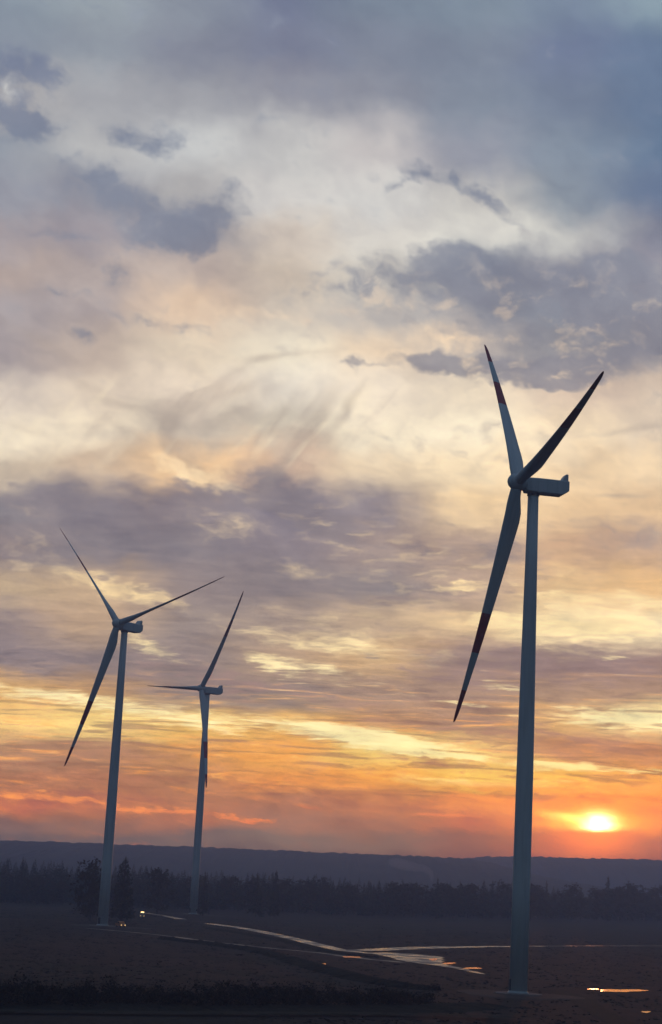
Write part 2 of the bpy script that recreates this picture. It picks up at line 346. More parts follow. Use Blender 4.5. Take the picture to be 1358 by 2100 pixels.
# ------------------------------------------------------------------ ground
def ground_mat():
    m, b, p = mat('soil', (.05, .04, .035), .95, .15)
    co = b.new('ShaderNodeTexCoord').outputs['Object']
    big = b.noise(co, .006, 5, dist=.8); mid = b.noise(co, .045, 8, .65); fine = b.noise(co, .6, 6, .7)
    st = b.new('ShaderNodeMapping'); b.put(st.inputs['Vector'], co); st.inputs['Rotation'].default_value = (0, 0, R_(22)); st.inputs['Scale'].default_value = (.02, .35, 1)
    row = b.noise(st.outputs[0], 1.0, 3)
    c = b.mix(b.mapr(big, .4, .6), (.030, .017, .015, 1), (.016, .015, .010, 1))
    c = b.mix(b.mapr(mid, .38, .68), c, (.040, .025, .022, 1))
    c = b.mix(b.mapr(row, .45, .7, 0, .6), c, (.016, .012, .011, 1))
    c = b.mix(b.mapr(fine, .5, .75, 0, .7), c, (.011, .010, .008, 1))
    b.put(p.inputs['Base Color'], c)
    bn = b.new('ShaderNodeBump'); bn.inputs['Distance'].default_value = .5
    b.put(bn.inputs['Height'], b.math('ADD', fine, mid)); b.l.new(bn.outputs[0], p.inputs['Normal'])
    return m
def grid(xs, ys, zf):
    v = [(x, y, zf(x, y)) for y in ys for x in xs]; n = len(xs)
    f = [(j * n + i, j * n + i + 1, (j + 1) * n + i + 1, (j + 1) * n + i) for j in range(len(ys) - 1) for i in range(n - 1)]
    return v, f
xs = np.concatenate([np.linspace(-4400, -420, 12), np.linspace(-400, 400, 41), np.linspace(420, 4400, 12)])
ys = np.concatenate([np.linspace(-240, 180, 6), np.linspace(200, 1500, 66), np.linspace(1600, 3950, 14)])
v, f = grid(xs.tolist(), ys.tolist(), lambda x, y: 0.0)
tag(mesh('ground', v, f, ground_mat()), kind='structure')

# far hills: wooded ridges, canopy edge uneven
def canopy_noise(x, k, a):
    return a * (math.sin(x * .013 * k + 1.3) + .7 * math.sin(x * .031 * k + .4) + .5 * math.sin(x * .071 * k + 2.2))
M_hill = nmat('hill_woods', (.018, .024, .02), (.04, .042, .032), .02, .95, .1, 8, 4.0, .08)
def ridge(name, pts, dist, depth0, depth1, seed, tree_h):
    r = random.Random(seed)
    P = [atd(px, py, dist) for px, py in pts]
    x0, x1 = P[0].x, P[-1].x
    step = 4.5; n = int((x1 - x0) / step); xs = [x0 + step * i for i in range(n + 1)]
    px = [p.x for p in P]; pz = [p.z for p in P]
    rows = []
    for t, hf in ((-depth0, 0.0), (-depth0 * .7, .16), (-depth0 * .4, .5), (-depth0 * .16, .84), (-depth0 * .05, .96), (0, 1.0), (25, 1.0), (60, .99), (depth1 * .5, .6), (depth1, 0.0)):
        row = []
        for x in xs:
            z = float(np.interp(x, px, pz)) - tree_h * .6
            h = max(0, z) * hf
            if hf > .1: h += tree_h * (.35 + .65 * r.random() ** 1.6) * (1 if hf > .4 else .6) + canopy_noise(x + t, 1.0, .08)
            row.append((x, dist + t + (r.random() - .5) * 12, h - (1.0 if hf == 0 else 0)))
        rows.append(row)
    v = [p for row in rows for p in row]; m = n + 1
    f = [(j * m + i, j * m + i + 1, (j + 1) * m + i + 1, (j + 1) * m + i) for j in range(len(rows) - 1) for i in range(n)]
    tag(mesh(name, v, f, M_hill), kind='structure')
ridge('hills', [(-1500, 1668), (-500, 1703), (0, 1723), (200, 1730), (400, 1737), (680, 1749), (860, 1756), (960, 1761), (1010, 1770), (1080, 1790), (1160, 1806), (1300, 1830)], 2600, 900, 500, 3, 3.5)
ridge('hills', [(-900, 1750), (600, 1780), (850, 1772), (980, 1757), (1090, 1757), (1230, 1761), (1358, 1764), (1800, 1775), (2600, 1830)], 3300, 500, 550, 5, 4.5)

# ------------------------------------------------------------------ tracks, verges, puddles
M_track = None
def track_mat():
    m, b, p = mat('wet_track', (.09, .08, .075), .3, .5)
    co = b.new('ShaderNodeTexCoord').outputs['Object']
    n = b.noise(co, .25, 6, .65)
    b.put(p.inputs['Base Color'], b.mix(b.mapr(n, .4, .65), (.11, .095, .085, 1), (.05, .042, .038, 1)))
    b.put(p.inputs['Roughness'], b.mapr(b.noise(co, .12, 5, .6), .4, .62, .16, .6))
    bn = b.new('ShaderNodeBump'); bn.inputs['Distance'].default_value = .02; b.put(bn.inputs['Height'], b.noise(co, 1.2, 5)); b.l.new(bn.outputs[0], p.inputs['Normal'])
    return m
M_track = track_mat()
M_mud = track_mat(); M_mud.name = 'damp_track'
for q in M_mud.node_tree.nodes:
    if q.type == 'MAP_RANGE' and q.inputs[4].default_value > .3 or q.type == 'MAP_RANGE' and abs(q.inputs[3].default_value - .16) < .01: q.inputs[3].default_value, q.inputs[4].default_value = .42, .85
M_water, wb, wp = mat('puddle_water', (.012, .012, .012), .04, .5)
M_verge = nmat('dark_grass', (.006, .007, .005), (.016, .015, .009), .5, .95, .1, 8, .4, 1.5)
M_gravel = nmat('gravel', (.045, .037, .034), (.026, .022, .02), .7, .9, .2, 8, .1, 3)

def spline(pts, n):
    P = np.array(pts, float); t = np.arange(len(P)); out = []
    for s in np.linspace(0, len(P) - 1, n):
        i = min(int(s), len(P) - 2); u = s - i
        p0, p1, p2, p3 = P[max(i - 1, 0)], P[i], P[i + 1], P[min(i + 2, len(P) - 1)]
        out.append(.5 * ((2 * p1) + (-p0 + p2) * u + (2 * p0 - 5 * p1 + 4 * p2 - p3) * u * u + (-p0 + 3 * p1 - 3 * p2 + p3) * u ** 3))
    return np.array(out)
M_path = nmat('grassy_path', (.020, .020, .014), (.012, .012, .009), .6, .95, .1, 8, .1, 3)
KEEPOUT = []
def strip(name, pxs, width, z, m, n=60, jit=.12, kind='structure', crown=0.0):
    P = spline([at(*p)[:2] for p in pxs], n); W = width if hasattr(width, '__len__') else [width] * len(pxs)
    Ws = np.interp(np.linspace(0, len(pxs) - 1, n), range(len(pxs)), W)
    if name in ('track', 'path'): KEEPOUT.append(np.column_stack([P, Ws * .6 + .8]))
    T = np.gradient(P, axis=0); T /= np.linalg.norm(T, axis=1)[:, None]; N = np.stack([-T[:, 1], T[:, 0]], 1)
    v = []; f = []
    for i in range(n):
        for k, s in enumerate((-.5, -.25, 0, .25, .5)):
            w = Ws[i] * (1 + jit * (nr.random() - .5) * 2 * (abs(s) == .5))
            q = P[i] + N[i] * s * w
            v.append((q[0], q[1], z + crown * (1 - (2 * s) ** 2) * (.6 + .8 * nr.random() if crown else 1)))
    for i in range(n - 1):
        for k in range(4): a = i * 5 + k; f.append((a, a + 1, a + 6, a + 5))
    return tag(mesh(name, v, f, m), kind=kind)
strip('track', [(296, 1872), (330, 1877), (372, 1885)], 4.5, .02, M_track, 20)
strip('track', [(428, 1894), (500, 1904), (580, 1920), (650, 1937), (705, 1949), (770, 1956)], 5.5, .02, M_track)
strip('track', [(180, 1904), (250, 1910), (330, 1918), (440, 1932), (560, 1945), (660, 1955), (745, 1966), (830, 1974)], [2.2, 2.2, 2.4, 2.6, 2.8, 3, 3.6, 4.2], .03, M_mud)
strip('track', [(700, 1950), (770, 1948), (860, 1944), (960, 1942), (1070, 1941)], [4, 7, 8, 6, 4], .04, M_track)
strip('track', [(1065, 1941), (1200, 1940), (1380, 1940), (1600, 1941)], [3.4, 2.6, 2.4, 2.4], .035, M_mud)
strip('track', [(770, 1954), (820, 1958), (845, 1962), (865, 1972), (900, 1979), (940, 1986), (990, 1998)], [11, 20, 18, 11, 5, 3, 1.5], .05, M_track)
strip('track', [(1130, 2030), (1180, 2045), (1230, 2075), (1290, 2110), (1350, 2150)], [6, 5, 4.5, 4.5, 4.5], .05, M_path)
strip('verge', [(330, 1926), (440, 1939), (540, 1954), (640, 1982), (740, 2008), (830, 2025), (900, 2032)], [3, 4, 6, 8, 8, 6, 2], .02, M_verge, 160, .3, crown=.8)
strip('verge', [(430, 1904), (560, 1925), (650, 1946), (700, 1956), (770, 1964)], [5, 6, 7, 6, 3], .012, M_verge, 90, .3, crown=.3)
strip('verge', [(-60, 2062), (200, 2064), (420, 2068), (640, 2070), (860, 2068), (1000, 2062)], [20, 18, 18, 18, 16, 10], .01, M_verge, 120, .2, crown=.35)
strip('path', [(-60, 2078), (250, 2081), (500, 2083), (800, 2084), (1050, 2092)], 3.0, .45, M_path, 60)

def puddle(px, py, rx, ry, seed, z=.07, lobes=()):
    r = random.Random(seed); c = at(px, py)
    a0 = at(px - rx, py); a1 = at(px + rx, py); b0 = at(px, py - ry); b1 = at(px, py + ry)
    ex = (a1 - a0) / 2; ey = (b0 - b1) / 2
    KEEPOUT.append(np.array([[c.x + ex.x * q, c.y + ex.y * q - 1.5, ey.length + 2.2] for q in np.linspace(-1, 1, 12)]))
    ph = [r.random() * 6.28 for _ in range(4)]
    v = [(c.x, c.y, z)]; n = 56
    for k in range(n):
        t = 2 * math.pi * k / n
        q = 1 + .16 * math.sin(2 * t + ph[0]) + .12 * math.sin(3 * t + ph[1]) + .08 * math.sin(5 * t + ph[2]) + .05 * math.sin(9 * t + ph[3])
        p = c + ex * math.cos(t) * q + ey * math.sin(t) * q
        v.append((p.x, p.y, z))
    tag(mesh('puddle', v, [(0, k + 1, (k + 1) % n + 1) for k in range(n)], M_water), kind='structure')
puddle(889, 1968, 7, 2.2, 1); puddle(921, 1976, 13, 1.5, 2); puddle(969, 1986, 16, 1.7, 3)
puddle(1276, 2032, 42, 3.0, 4); puddle(1218, 2029, 12, 1.1, 5); puddle(1325, 2076, 8, 2, 8)
puddle(664, 1978, 6, 1.6, 6); puddle(312, 1914, 5, 1.3, 7); puddle(724, 1963, 22, 1.4, 9)

# ------------------------------------------------------------------ wind turbines
M_white, b, p = mat('turbine_paint', (.55, .60, .62), .45, .4)
co = b.new('ShaderNodeTexCoord').outputs['Object']
st = b.new('ShaderNodeMapping'); b.put(st.inputs['Vector'], co); st.inputs['Scale'].default_value = (1, 1, .06)
b.put(p.inputs['Base Color'], b.mix(b.mapr(b.noise(st.outputs[0], 1.2, 6), .4, .7), (.47, .53, .53, 1), (.39, .445, .445, 1)))
M_red = nmat('red_band_paint', (.36, .03, .035), (.28, .025, .03), .8, .5, .4)
M_dark = nmat('dark_steel', (.06, .065, .07), (.04, .042, .045), 2, .5, .4)
M_conc = nmat('foundation_concrete', (.16, .15, .14), (.11, .10, .095), 1.2, .9, .2)

RB, TILT, CONE, OVER = 50.9, .100, .010, 3.34
def blade_mesh():
    st = [0, .02, .04, .07, .10, .14, .18, .22, .28, .35, .42, .48, .529, .531, .58, .64, .699, .701, .76, .82, .859, .861, .90, .94, .97, .99, 1.0]
    ch = lambda t: float(np.interp(t, [0, .03, .07, .11, .15, .25, .5, .7, .85, .95, .985, 1], [2.2, 2.3, 2.9, 3.3, 3.3, 2.9, 2.15, 1.55, 1.12, .8, .58, .2]))
    th = lambda t: float(np.interp(t, [0, .02, .07, .13, .25, .5, 1], [1.0, .95, .66, .42, .28, .2, .14]))
    rings = []
    for t in st:
        c, k, r = ch(t), th(t), 1.1 + t * (RB - 1.1)
        pit = R_(-14 - 6 * (1 - t) ** 1.6)
        blend = min(1, max(0, (t - .015) / .11)); blend = blend * blend * (3 - 2 * blend)
        bend = 1.5 * t ** 2.2
        ring = []
        for i in range(20):
            a = 2 * math.pi * i / 20
            cx, ty = -.5 * math.cos(a), .5 * math.sin(a) * k        # circle / ellipse
            x01 = .5 - .5 * math.cos(a)
            af = k * 1.25 * (1.4845 * math.sqrt(x01) - .63 * x01 - 1.758 * x01 ** 2 + 1.4215 * x01 ** 3 - .518 * x01 ** 4)
            ay = (af if math.sin(a) >= 0 else -af * .75)
            X = (cx * (1 - blend) + (x01 - .32) * blend) * c
            Y = (ty * (1 - blend) + ay * blend) * c
            # chord runs downwind (-x) when feathered
            ring.append(Vector((-X * math.cos(pit) + Y * math.sin(pit) + bend, X * math.sin(pit) + Y * math.cos(pit), r)))
        rings.append(ring)
    m = MB().loft(rings)
    fm = []
    for i in range(len(st) - 1):
        t = (st[i] + st[i + 1]) / 2
        fm += [1 if (.53 < t < .70 or t > .86) else 0] * 20
    return m.v, m.f, fm + [0, 1]
bv, bf, bfm = blade_mesh()

def make_turbine(x, y, yaw, phase, label, src=None, feather=0.0):
    t = empty('wind_turbine', (x, y, 0), math.pi + yaw) if src is None else src.copy()
    if src is not None:
        COL.objects.link(t); t.location = (x, y, 0); t.rotation_euler = (0, 0, math.pi + yaw)
    tag(t, label, 'wind turbine', 'three-bladed wind turbines in the fields')
    if src is None:
        tw = MB().lathe([(1.74, .3), (1.72, 20), (1.68, 38), (1.6, 50), (1.42, 66), (1.24, 82), (1.08, 97.6)], 40).build('tower', M_white, t, True)
        MB().lathe([(2.05, .28), (2.05, .42), (1.86, .44), (1.86, .62), (1.745, .64)], 40).build('flange', M_white, tw, False)
        for z in (25.5, 51, 75):
            r = float(np.interp(z, [.3, 20, 38, 50, 66, 82, 97.6], [1.74, 1.72, 1.68, 1.6, 1.42, 1.24, 1.08]))
            MB().lathe([(r + .012, z - .12), (r + .03, z - .1), (r + .03, z + .1), (r + .012, z + .12)], 40).build('flange_seam', M_white, tw)
        dr = MB().box((1.74, 0, 1.75), (.16, .95, 2.1), .05).build('door', M_dark, tw)
        MB().lathe([(4.6, -.2), (4.6, .18), (4.2, .26), (2.4, .30), (0.5, .30)], 40).build('foundation', M_conc, t)
        # nacelle: bevelled box section lofted along the shaft, tail undercut
        def sec(xx, hw, z0, z1, ch):
            return [Vector((xx, a, b_)) for a, b_ in ((-hw + ch, z0), (hw - ch, z0), (hw, z0 + ch), (hw, z1 - ch), (hw - ch, z1), (-hw + ch, z1), (-hw, z1 - ch), (-hw, z0 + ch))]
        na = MB().loft([sec(2.0, 1.15, 98.35, 100.75, .5), sec(1.7, 1.45, 98.15, 101.0, .25), sec(-1.0, 1.5, 98.05, 101.05, .18), sec(-5.9, 1.5, 98.05, 101.0, .18), sec(-6.75, 1.48, 98.6, 100.98, .18), sec(-7.15, 1.42, 98.95, 100.95, .15)]).build('nacelle', M_white, t)
        MB().loft([sec(-5.75, 1.2, 100.9, 101.1, .05), sec(-6.25, 1.2, 100.9, 102.0, .08), sec(-6.6, 1.1, 100.9, 102.45, .08), sec(-7.0, 1.1, 100.9, 102.4, .08)]).build('cooler', M_white, na)
        MB().lathe([(1.25, 97.5), (1.25, 98.1)], 32).build('yaw_ring', M_dark, na)
        hb = MB().lathe([(1.15, -1.75), (1.55, -1.45), (1.72, -.4), (1.7, .5), (1.5, 1.2), (1.1, 1.75), (.55, 2.05), (.05, 2.12)], 32, 'x').build('hub', M_white, t, True)
    else:
        for ch in src.children:
            if ch.name.split('.')[0] == 'blade': continue
            copy_tree(ch, t)
        hb = [c for c in t.children if c.name.split('.')[0] == 'hub'][0]
    nn = Vector((math.cos(TILT), 0, math.sin(TILT))); up = Vector((-math.sin(TILT), 0, math.cos(TILT))); tt = Vector((0, 1, 0))
    hc = Vector((0, 0, 99.75)) + nn * OVER
    hb.matrix_local = Matrix.Translation(hc) @ Matrix.Rotation(-TILT, 4, 'Y')
    b0 = None
    for k in range(3):
        a = phase + k * 2 * math.pi / 3
        d0 = up * math.cos(a) + tt * math.sin(a); d = (d0 * math.cos(CONE) + nn * math.sin(CONE)).normalized()
        xx = (nn - d * nn.dot(d)).normalized(); yy = d.cross(xx)
        if src is None and b0 is None:
            o = mesh('blade', bv, bf, [M_white, M_red], t, bfm, True); make_turbine.blade = o
            b0 = o
        else:
            o = make_turbine.blade.copy(); COL.objects.link(o); o.parent = t
        o.matrix_local = Matrix.Translation(hc) @ Matrix((xx, yy, d)).transposed().to_4x4() @ Matrix.Rotation(feather, 4, 'Z')
    return t
T1 = make_turbine(40.59, 356.18, .206, -.7087, 'nearest and tallest white wind turbine with red blade bands, standing right beside the setting sun', None, R_(-11))
T2 = make_turbine(-67.96, 610.46, .863, -.777, 'middle-sized wind turbine at the far left beside the big dark trees', T1)
T3 = make_turbine(-51.67, 820.41, .570, -1.495, 'smallest and farthest wind turbine, one blade hanging straight down along its tower', T1)
# gravel stands
def pad(loc, r, seed, m):
    q = random.Random(seed); v = [(loc[0], loc[1], .12)]; n = 64; f = []
    for ring, (s, z) in enumerate(((.55, .12), (.85, .11), (1, .015))):
        for k in range(n):
            a = 2 * math.pi * k / n; rr = r * s * (1 + (.10 * math.sin(3 * a + seed) + .04 * q.random()) * (ring > 0))
            v.append((loc[0] + rr * math.cos(a) * 1.1, loc[1] + rr * math.sin(a), z))
    for k in range(n):
        k2 = (k + 1) % n; f.append((0, 1 + k, 1 + k2))
        for j in (0, 1): f.append((1 + j * n + k, 1 + (j + 1) * n + k, 1 + (j + 1) * n + k2, 1 + j * n + k2))
    KEEPOUT.append(np.array([[loc[0], loc[1], r]]))
    tag(mesh('gravel_pad', v, f, m), kind='structure')
pad((40.6, 354), 11, 1, M_gravel); pad((-66, 610), 12, 2, M_gravel); pad((-51.6, 820), 12, 3, M_gravel)

# ------------------------------------------------------------------ trees
M_needle = nmat('conifer_foliage', (.022, .032, .026), (.045, .055, .035), .5, .9, .1)
M_leaf = nmat('autumn_foliage', (.030, .030, .020), (.055, .048, .030), .5, .9, .1)
M_bark = nmat('bark', (.05, .042, .036), (.03, .025, .022), 1.5, .95, .1)
def clump(mb, c, s, r):
    d = Vector((r.gauss(0, 1), r.gauss(0, 1), r.gauss(0, 1))).normalized(); e = d.orthogonal().normalized(); g = d.cross(e)
    k = [e * s * (.6 + .8 * r.random()), g * s * (.6 + .8 * r.random()), -e * s * (.6 + .8 * r.random()), -g * s * (.6 + .8 * r.random())]
    mb.add([Vector(c) + q + d * (r.random() - .5) * s * .5 for q in k], [(0, 1, 2, 3)])
def limb(mb, a, b_, ra, rb, n=6):
    a, b_ = Vector(a), Vector(b_); d = (b_ - a).normalized(); e = d.orthogonal().normalized(); g = d.cross(e)
    mb.loft([[p + (e * math.cos(2 * math.pi * k / n) + g * math.sin(2 * math.pi * k / n)) * r_ for k in range(n)] for p, r_ in ((a, ra), (b_, rb))])
def conifer_mb(h, w, seed, dens=1.0, ragged=.3, pw=.75):
    r = random.Random(seed); cr = MB(); tr = MB()
    tr.lathe([(h * .016, -.2), (h * .012, h * .4), (h * .003, h * .97)], 7)
    n = int(h * 1.5)
    for i in range(n):
        t = i / (n - 1); z = h * (.10 + .88 * t)
        rad = w * (1 - t) ** pw * (.75 + ragged * 1.2 * r.random()) + .05
        for _ in range(max(4, int((9 - 4 * t) * dens))):
            a = r.random() * 6.283; q = rad * (.25 + .75 * math.sqrt(r.random()))
            c = (q * math.cos(a), q * math.sin(a), z - q * .22 + r.gauss(0, .25))
            if q > rad * .5: limb(tr, (0, 0, z), (c[0] * .8, c[1] * .8, c[2]), .06, .02, 3)
            for _ in range(3):
                clump(cr, (c[0] + r.gauss(0, .3) * (1.1 - t), c[1] + r.gauss(0, .3) * (1.1 - t), c[2] + r.gauss(0, .3)), .16 + .2 * (1 - t) + .42 * (1 - t) * r.random(), r)
    return cr, tr
def broad_mb(h, w, seed, dens=1.0):
    r = random.Random(seed); cr = MB(); tr = MB()
    tr.lathe([(h * .022, -.2), (h * .017, h * .3), (h * .008, h * .6), (h * .002, h * .9)], 7)
    for i in range(int(34 * dens)):
        a = r.random() * 6.283; z = h * (.12 + .82 * r.random()); rel = (z / h - .12) / .86
        q = w * math.sin(math.pi * min(1, .16 + .84 * rel)) ** .6 * (.35 + .7 * r.random())
        c = Vector((q * math.cos(a), q * math.sin(a), z)); limb(tr, (0, 0, z * .72), c, .12, .03, 4)
        s = h * (.05 + .06 * r.random())
        for _ in range(26):
            d = Vector((r.gauss(0, 1), r.gauss(0, 1), r.gauss(0, .8))) * s * .8
            clump(cr, c + d, .22 + .4 * r.random(), r)
    return cr, tr
def tree_proto(name, mbs, m):
    t = empty(name, (0, 0, 0)); mbs[1].build('trunk', M_bark, t); mbs[0].build('crown', m, t); return t
protos = [('conifer_tree', conifer_mb(20, 3.0, 1), M_needle), ('conifer_tree', conifer_mb(18, 2.5, 2, .8, .5), M_needle), ('conifer_tree', conifer_mb(16, 3.2, 3, 1.1), M_needle),
          ('broadleaf_tree', broad_mb(15, 4.6, 4), M_leaf), ('broadleaf_tree', broad_mb(17, 5.2, 5, 1.8), M_leaf), ('conifer_tree', conifer_mb(22, 3.7, 6, 3.2, .25, .42), M_needle)]
PT = [(tree_proto(*q), q[1]) for q in protos]
used = [False] * len(PT)
def place_tree(i, loc, s, rz, label, group=None, sx=1.0):
    if used[i]: t = copy_tree(PT[i][0])
    else: t = PT[i][0]; used[i] = True
    t.location = loc; t.scale = (s * sx, s * sx, s); t.rotation_euler = (0, 0, rz)
    for k in ('group',):
        if k in t: del t[k]
    nm = t.name.split('.')[0]
    tag(t, label, 'conifer' if nm[0] == 'c' else 'tree', group)
H0 = [20, 18, 16, 15, 17, 22]
def tree_at(i, px, pbase, ptop, label, group=None, sx=1.0):
    b_ = at(px, pbase); top = atd(px, ptop, b_.y)
    place_tree(i, b_, (top.z) / H0[i], rng.random() * 6.28, label, group, sx)
tree_at(5, 249, 1888, 1757, 'tallest dark conifer, just right of the far left turbine tower', None, 1.1)
tree_at(4, 184, 1888, 1769, 'big dark round tree just left of the far left turbine tower', None, .95)
tree_at(1, 40, 1850, 1757, 'hazy conifer poking up highest near the left edge of the wood')
tree_at(0, 416, 1878, 1788, 'hazy conifer close behind the farthest turbine, to the right of its tower')
tree_at(5, 562, 1880, 1785, 'broad dark conifer standing tallest in the middle of the tree line', None, .75)
tree_at(1, 524, 1880, 1792, 'slim conifer just left of the broad middle conifer in the tree line', None, 1.3)
tree_at(3, 322, 1874, 1782, 'round dark tree between the two left-hand turbines, nearest to the tallest conifer')
tree_at(0, 895, 1884, 1802, 'spiky conifer at the foot of the drifting smoke', None, 1.3)
tree_at(0, 1246, 1888, 1799, 'tallest conifer in the tree line straight below the sun', None, 1.5)
base_line = lambda px: float(np.interp(px, [-150, 0, 300, 560, 700, 900, 1100, 1358, 1500], [1846, 1850, 1861, 1870, 1876, 1880, 1884, 1888, 1890]))
top_line = lambda px: float(np.interp(px, [-150, 0, 100, 160, 300, 360, 470, 600, 700, 770, 900, 1050, 1200, 1358, 1500], [1792, 1796, 1802, 1808, 1803, 1800, 1802, 1800, 1806, 1806, 1810, 1813, 1814, 1812, 1812]))
px = -70.0
while px < 1430:
    i = rng.choice([0, 1, 2, 2, 3, 4, 3, 4, 1]); yb = base_line(px) + rng.uniform(-1.5, 1.5)
    tree_at(i, px, yb, top_line(px) + min(12, max(-7, rng.gauss(4, 5))), 'conifer in the long hazy tree line beyond the fields' if PT[i][0].name[0] == 'c' else 'round-crowned tree in the long hazy tree line beyond the fields',
            'conifers in the hazy tree line' if PT[i][0].name[0] == 'c' else 'round trees in the hazy tree line', rng.uniform(1.0, 1.7))
    px += rng.uniform(9, 20)
# the wood behind as one mass
wv_, wf_ = [], []; off = 0
src = [np.array([tuple(p) for p in q[1][0].v]) for q in PT]; srcf = [np.array(q[1][0].f) for q in PT]
lo = [conifer_mb(20, 3.2, 20, .35), conifer_mb(17, 2.8, 21, .35, .5), broad_mb(15, 4.6, 22, .6)]
src = [np.array([tuple(p) for p in q[0].v]) for q in lo]; srcf = [np.array(q[0].f) for q in lo]
for k in range(620):
    px_ = rng.uniform(-250, 1600); b_ = at(px_, base_line(px_) - 2); yy = b_.y + 12 + 330 * rng.random() ** 1.5
    x_ = b_.x * yy / b_.y; i = rng.choice([0, 0, 1, 1, 2]); a = rng.random() * 6.28; s = rng.uniform(.75, 1.0)
    c_, s_ = math.cos(a), math.sin(a); q = src[i] * s * np.array([1.6, 1.6, 1])
    wv_.append(np.stack([q[:, 0] * c_ - q[:, 1] * s_ + x_, q[:, 0] * s_ + q[:, 1] * c_ + yy, q[:, 2]], 1)); wf_.append(srcf[i] + off); off += len(q)
me = bpy.data.meshes.new('woodland'); VV = np.concatenate(wv_); FF = np.concatenate(wf_)
me.vertices.add(len(VV)); me.vertices.foreach_set('co', VV.ravel()); me.loops.add(FF.size); me.loops.foreach_set('vertex_index', FF.ravel().astype(np.int32))
me.polygons.add(len(FF)); me.polygons.foreach_set('loop_start', np.arange(0, FF.size, 4, dtype=np.int32)); me.update(calc_edges=True); me.materials.append(M_needle)
wo = bpy.data.objects.new('woodland', me); COL.objects.link(wo)
tag(wo, 'dense hazy wood behind the tree line', 'woodland', kind='stuff')

# ------------------------------------------------------------------ hedge of shrubs in the foreground
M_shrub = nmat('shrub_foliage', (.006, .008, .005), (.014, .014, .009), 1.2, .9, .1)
def shrub_mb(h, w, seed):
    r = random.Random(seed); cr = MB(); tr = MB()
    for i in range(15):
        a = r.random() * 6.283; q = w * math.sqrt(r.random()) * .85; z = h * (.15 + .8 * r.random() * (1 - .45 * (q / w) ** 2))
        c = Vector((q * math.cos(a), q * math.sin(a), z)); limb(tr, (.03 * math.cos(a), .03 * math.sin(a), 0), c, .05, .015, 4)
        for _ in range(46):
            clump(cr, c + Vector((r.gauss(0, 1), r.gauss(0, 1), r.gauss(0, .8))) * h * .13, .05 + .11 * r.random(), r)
    for _ in range(10):
        a = r.random() * 6.283; q = w * r.random() * .8
        limb(tr, (.03 * math.cos(a), .03 * math.sin(a), 0), (q * math.cos(a) * 1.15, q * math.sin(a) * 1.15, h * (1 + .28 * r.random())), .02, .006, 3)
    return cr, tr
SP = []
for k, (h, w) in enumerate(((3.0, 1.7), (2.6, 2.1), (3.4, 1.5), (2.2, 1.9))):
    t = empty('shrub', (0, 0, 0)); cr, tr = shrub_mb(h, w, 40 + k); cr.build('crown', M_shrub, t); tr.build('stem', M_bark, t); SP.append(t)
sused = [False] * 4
def shrub(px, py, s, label, group):
    i = rng.randrange(4)
    if sused[i]: t = copy_tree(SP[i])
    else: t = SP[i]; sused[i] = True
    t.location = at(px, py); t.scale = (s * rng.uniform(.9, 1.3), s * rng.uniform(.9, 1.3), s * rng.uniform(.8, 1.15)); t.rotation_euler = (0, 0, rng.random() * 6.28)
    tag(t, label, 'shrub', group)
px = -25.0
while px < 880:
    hgt = float(np.interp(px, [0, 200, 260, 480, 520, 640, 760, 880], [1.25, 1.2, 1.0, 1.35, 1.2, 1.05, 1.15, .8]))
    shrub(px, 2063 + rng.uniform(-4, 3), hgt * rng.uniform(.85, 1.15), 'dark shrub in the hedge row along the bottom of the picture', 'shrubs in the dark foreground hedge row')
    px += rng.uniform(13, 23)

# ------------------------------------------------------------------ vehicles working by the far left turbine
M_orange = nmat('orange_paint', (.45, .16, .03), (.35, .12, .025), 1, .45, .5)
M_grey = nmat('grey_paint', (.16, .165, .17), (.12, .122, .125), 1, .4, .5)
M_glass = mat('dark_glass', (.01, .012, .014), .05, .6)[0]
M_tyre = nmat('tyre_rubber', (.015, .015, .015), (.02, .02, .02), 5, .9, .2)
def lamp(name, s): return mat(name, (.9, .8, .6), .3, .5, 0, (1.0, .62, .22), s)[0]
def vehicle(loc, rz, name, label, cat, paint, prof, cabw, glass, wheels, lampm, lz, group=None, extra=None):
    t = empty(name, loc, rz); tag(t, label, cat, group)
    w = 1.8
    MB().prism(prof, -w / 2, w / 2).build('body', paint, t)
    MB().prism(glass, -w / 2 - .012, w / 2 + .012).build('window', M_glass, t)
    for x in wheels:
        for s in (-1, 1):
            wh = MB().lathe([(.2, -.11), (.36, -.1), (.38, -.06), (.38, .06), (.36, .1), (.2, .11)], 18, 'y', (x, s * (w / 2 - .08), .38)).build('wheel', M_tyre, t)
            MB().lathe([(.2, -.04), (.18, .04)], 12, 'y', (x, s * (w / 2 + .04), .38)).build('rim', M_grey, wh)
    xf = max(p[0] for p in prof)
    for s in (-1, 1):
        MB().lathe([(.19, -.06), (.17, .05), (.05, .08)], 14, 'x', (xf, s * .66, lz)).build('headlight', lampm, t, True)
    if extra: extra(t)
    return t
TRUCK = [(-2.6, .45), (2.5, .45), (2.6, .8), (2.5, 1.15), (1.5, 1.25), (.9, 1.95), (-.3, 2.0), (-.5, 1.3), (-2.6, 1.25)]
TG = [(-.2, 1.3), (1.25, 1.3), (.85, 1.85), (-.15, 1.88)]
VAN = [(-2.5, .4), (2.3, .4), (2.45, .75), (2.35, 1.15), (1.7, 1.35), (1.1, 2.25), (-2.4, 2.35), (-2.55, 2.1)]
VG = [(-.1, 1.4), (1.5, 1.4), (1.0, 2.1), (-.1, 2.15)]
def toward(px, py, da=0.0):
    p = at(px, py); return p, math.atan2(-p.y, -p.x) + da
pc, a = toward(247, 1902, .35)
vehicle(pc, a, 'pickup_truck', 'orange pickup truck with lit headlights beside the base of the far left turbine', 'pickup truck', M_orange, TRUCK, 0, TG, (-1.6, 1.6), lamp('headlamp_glass', 1.3), .85)
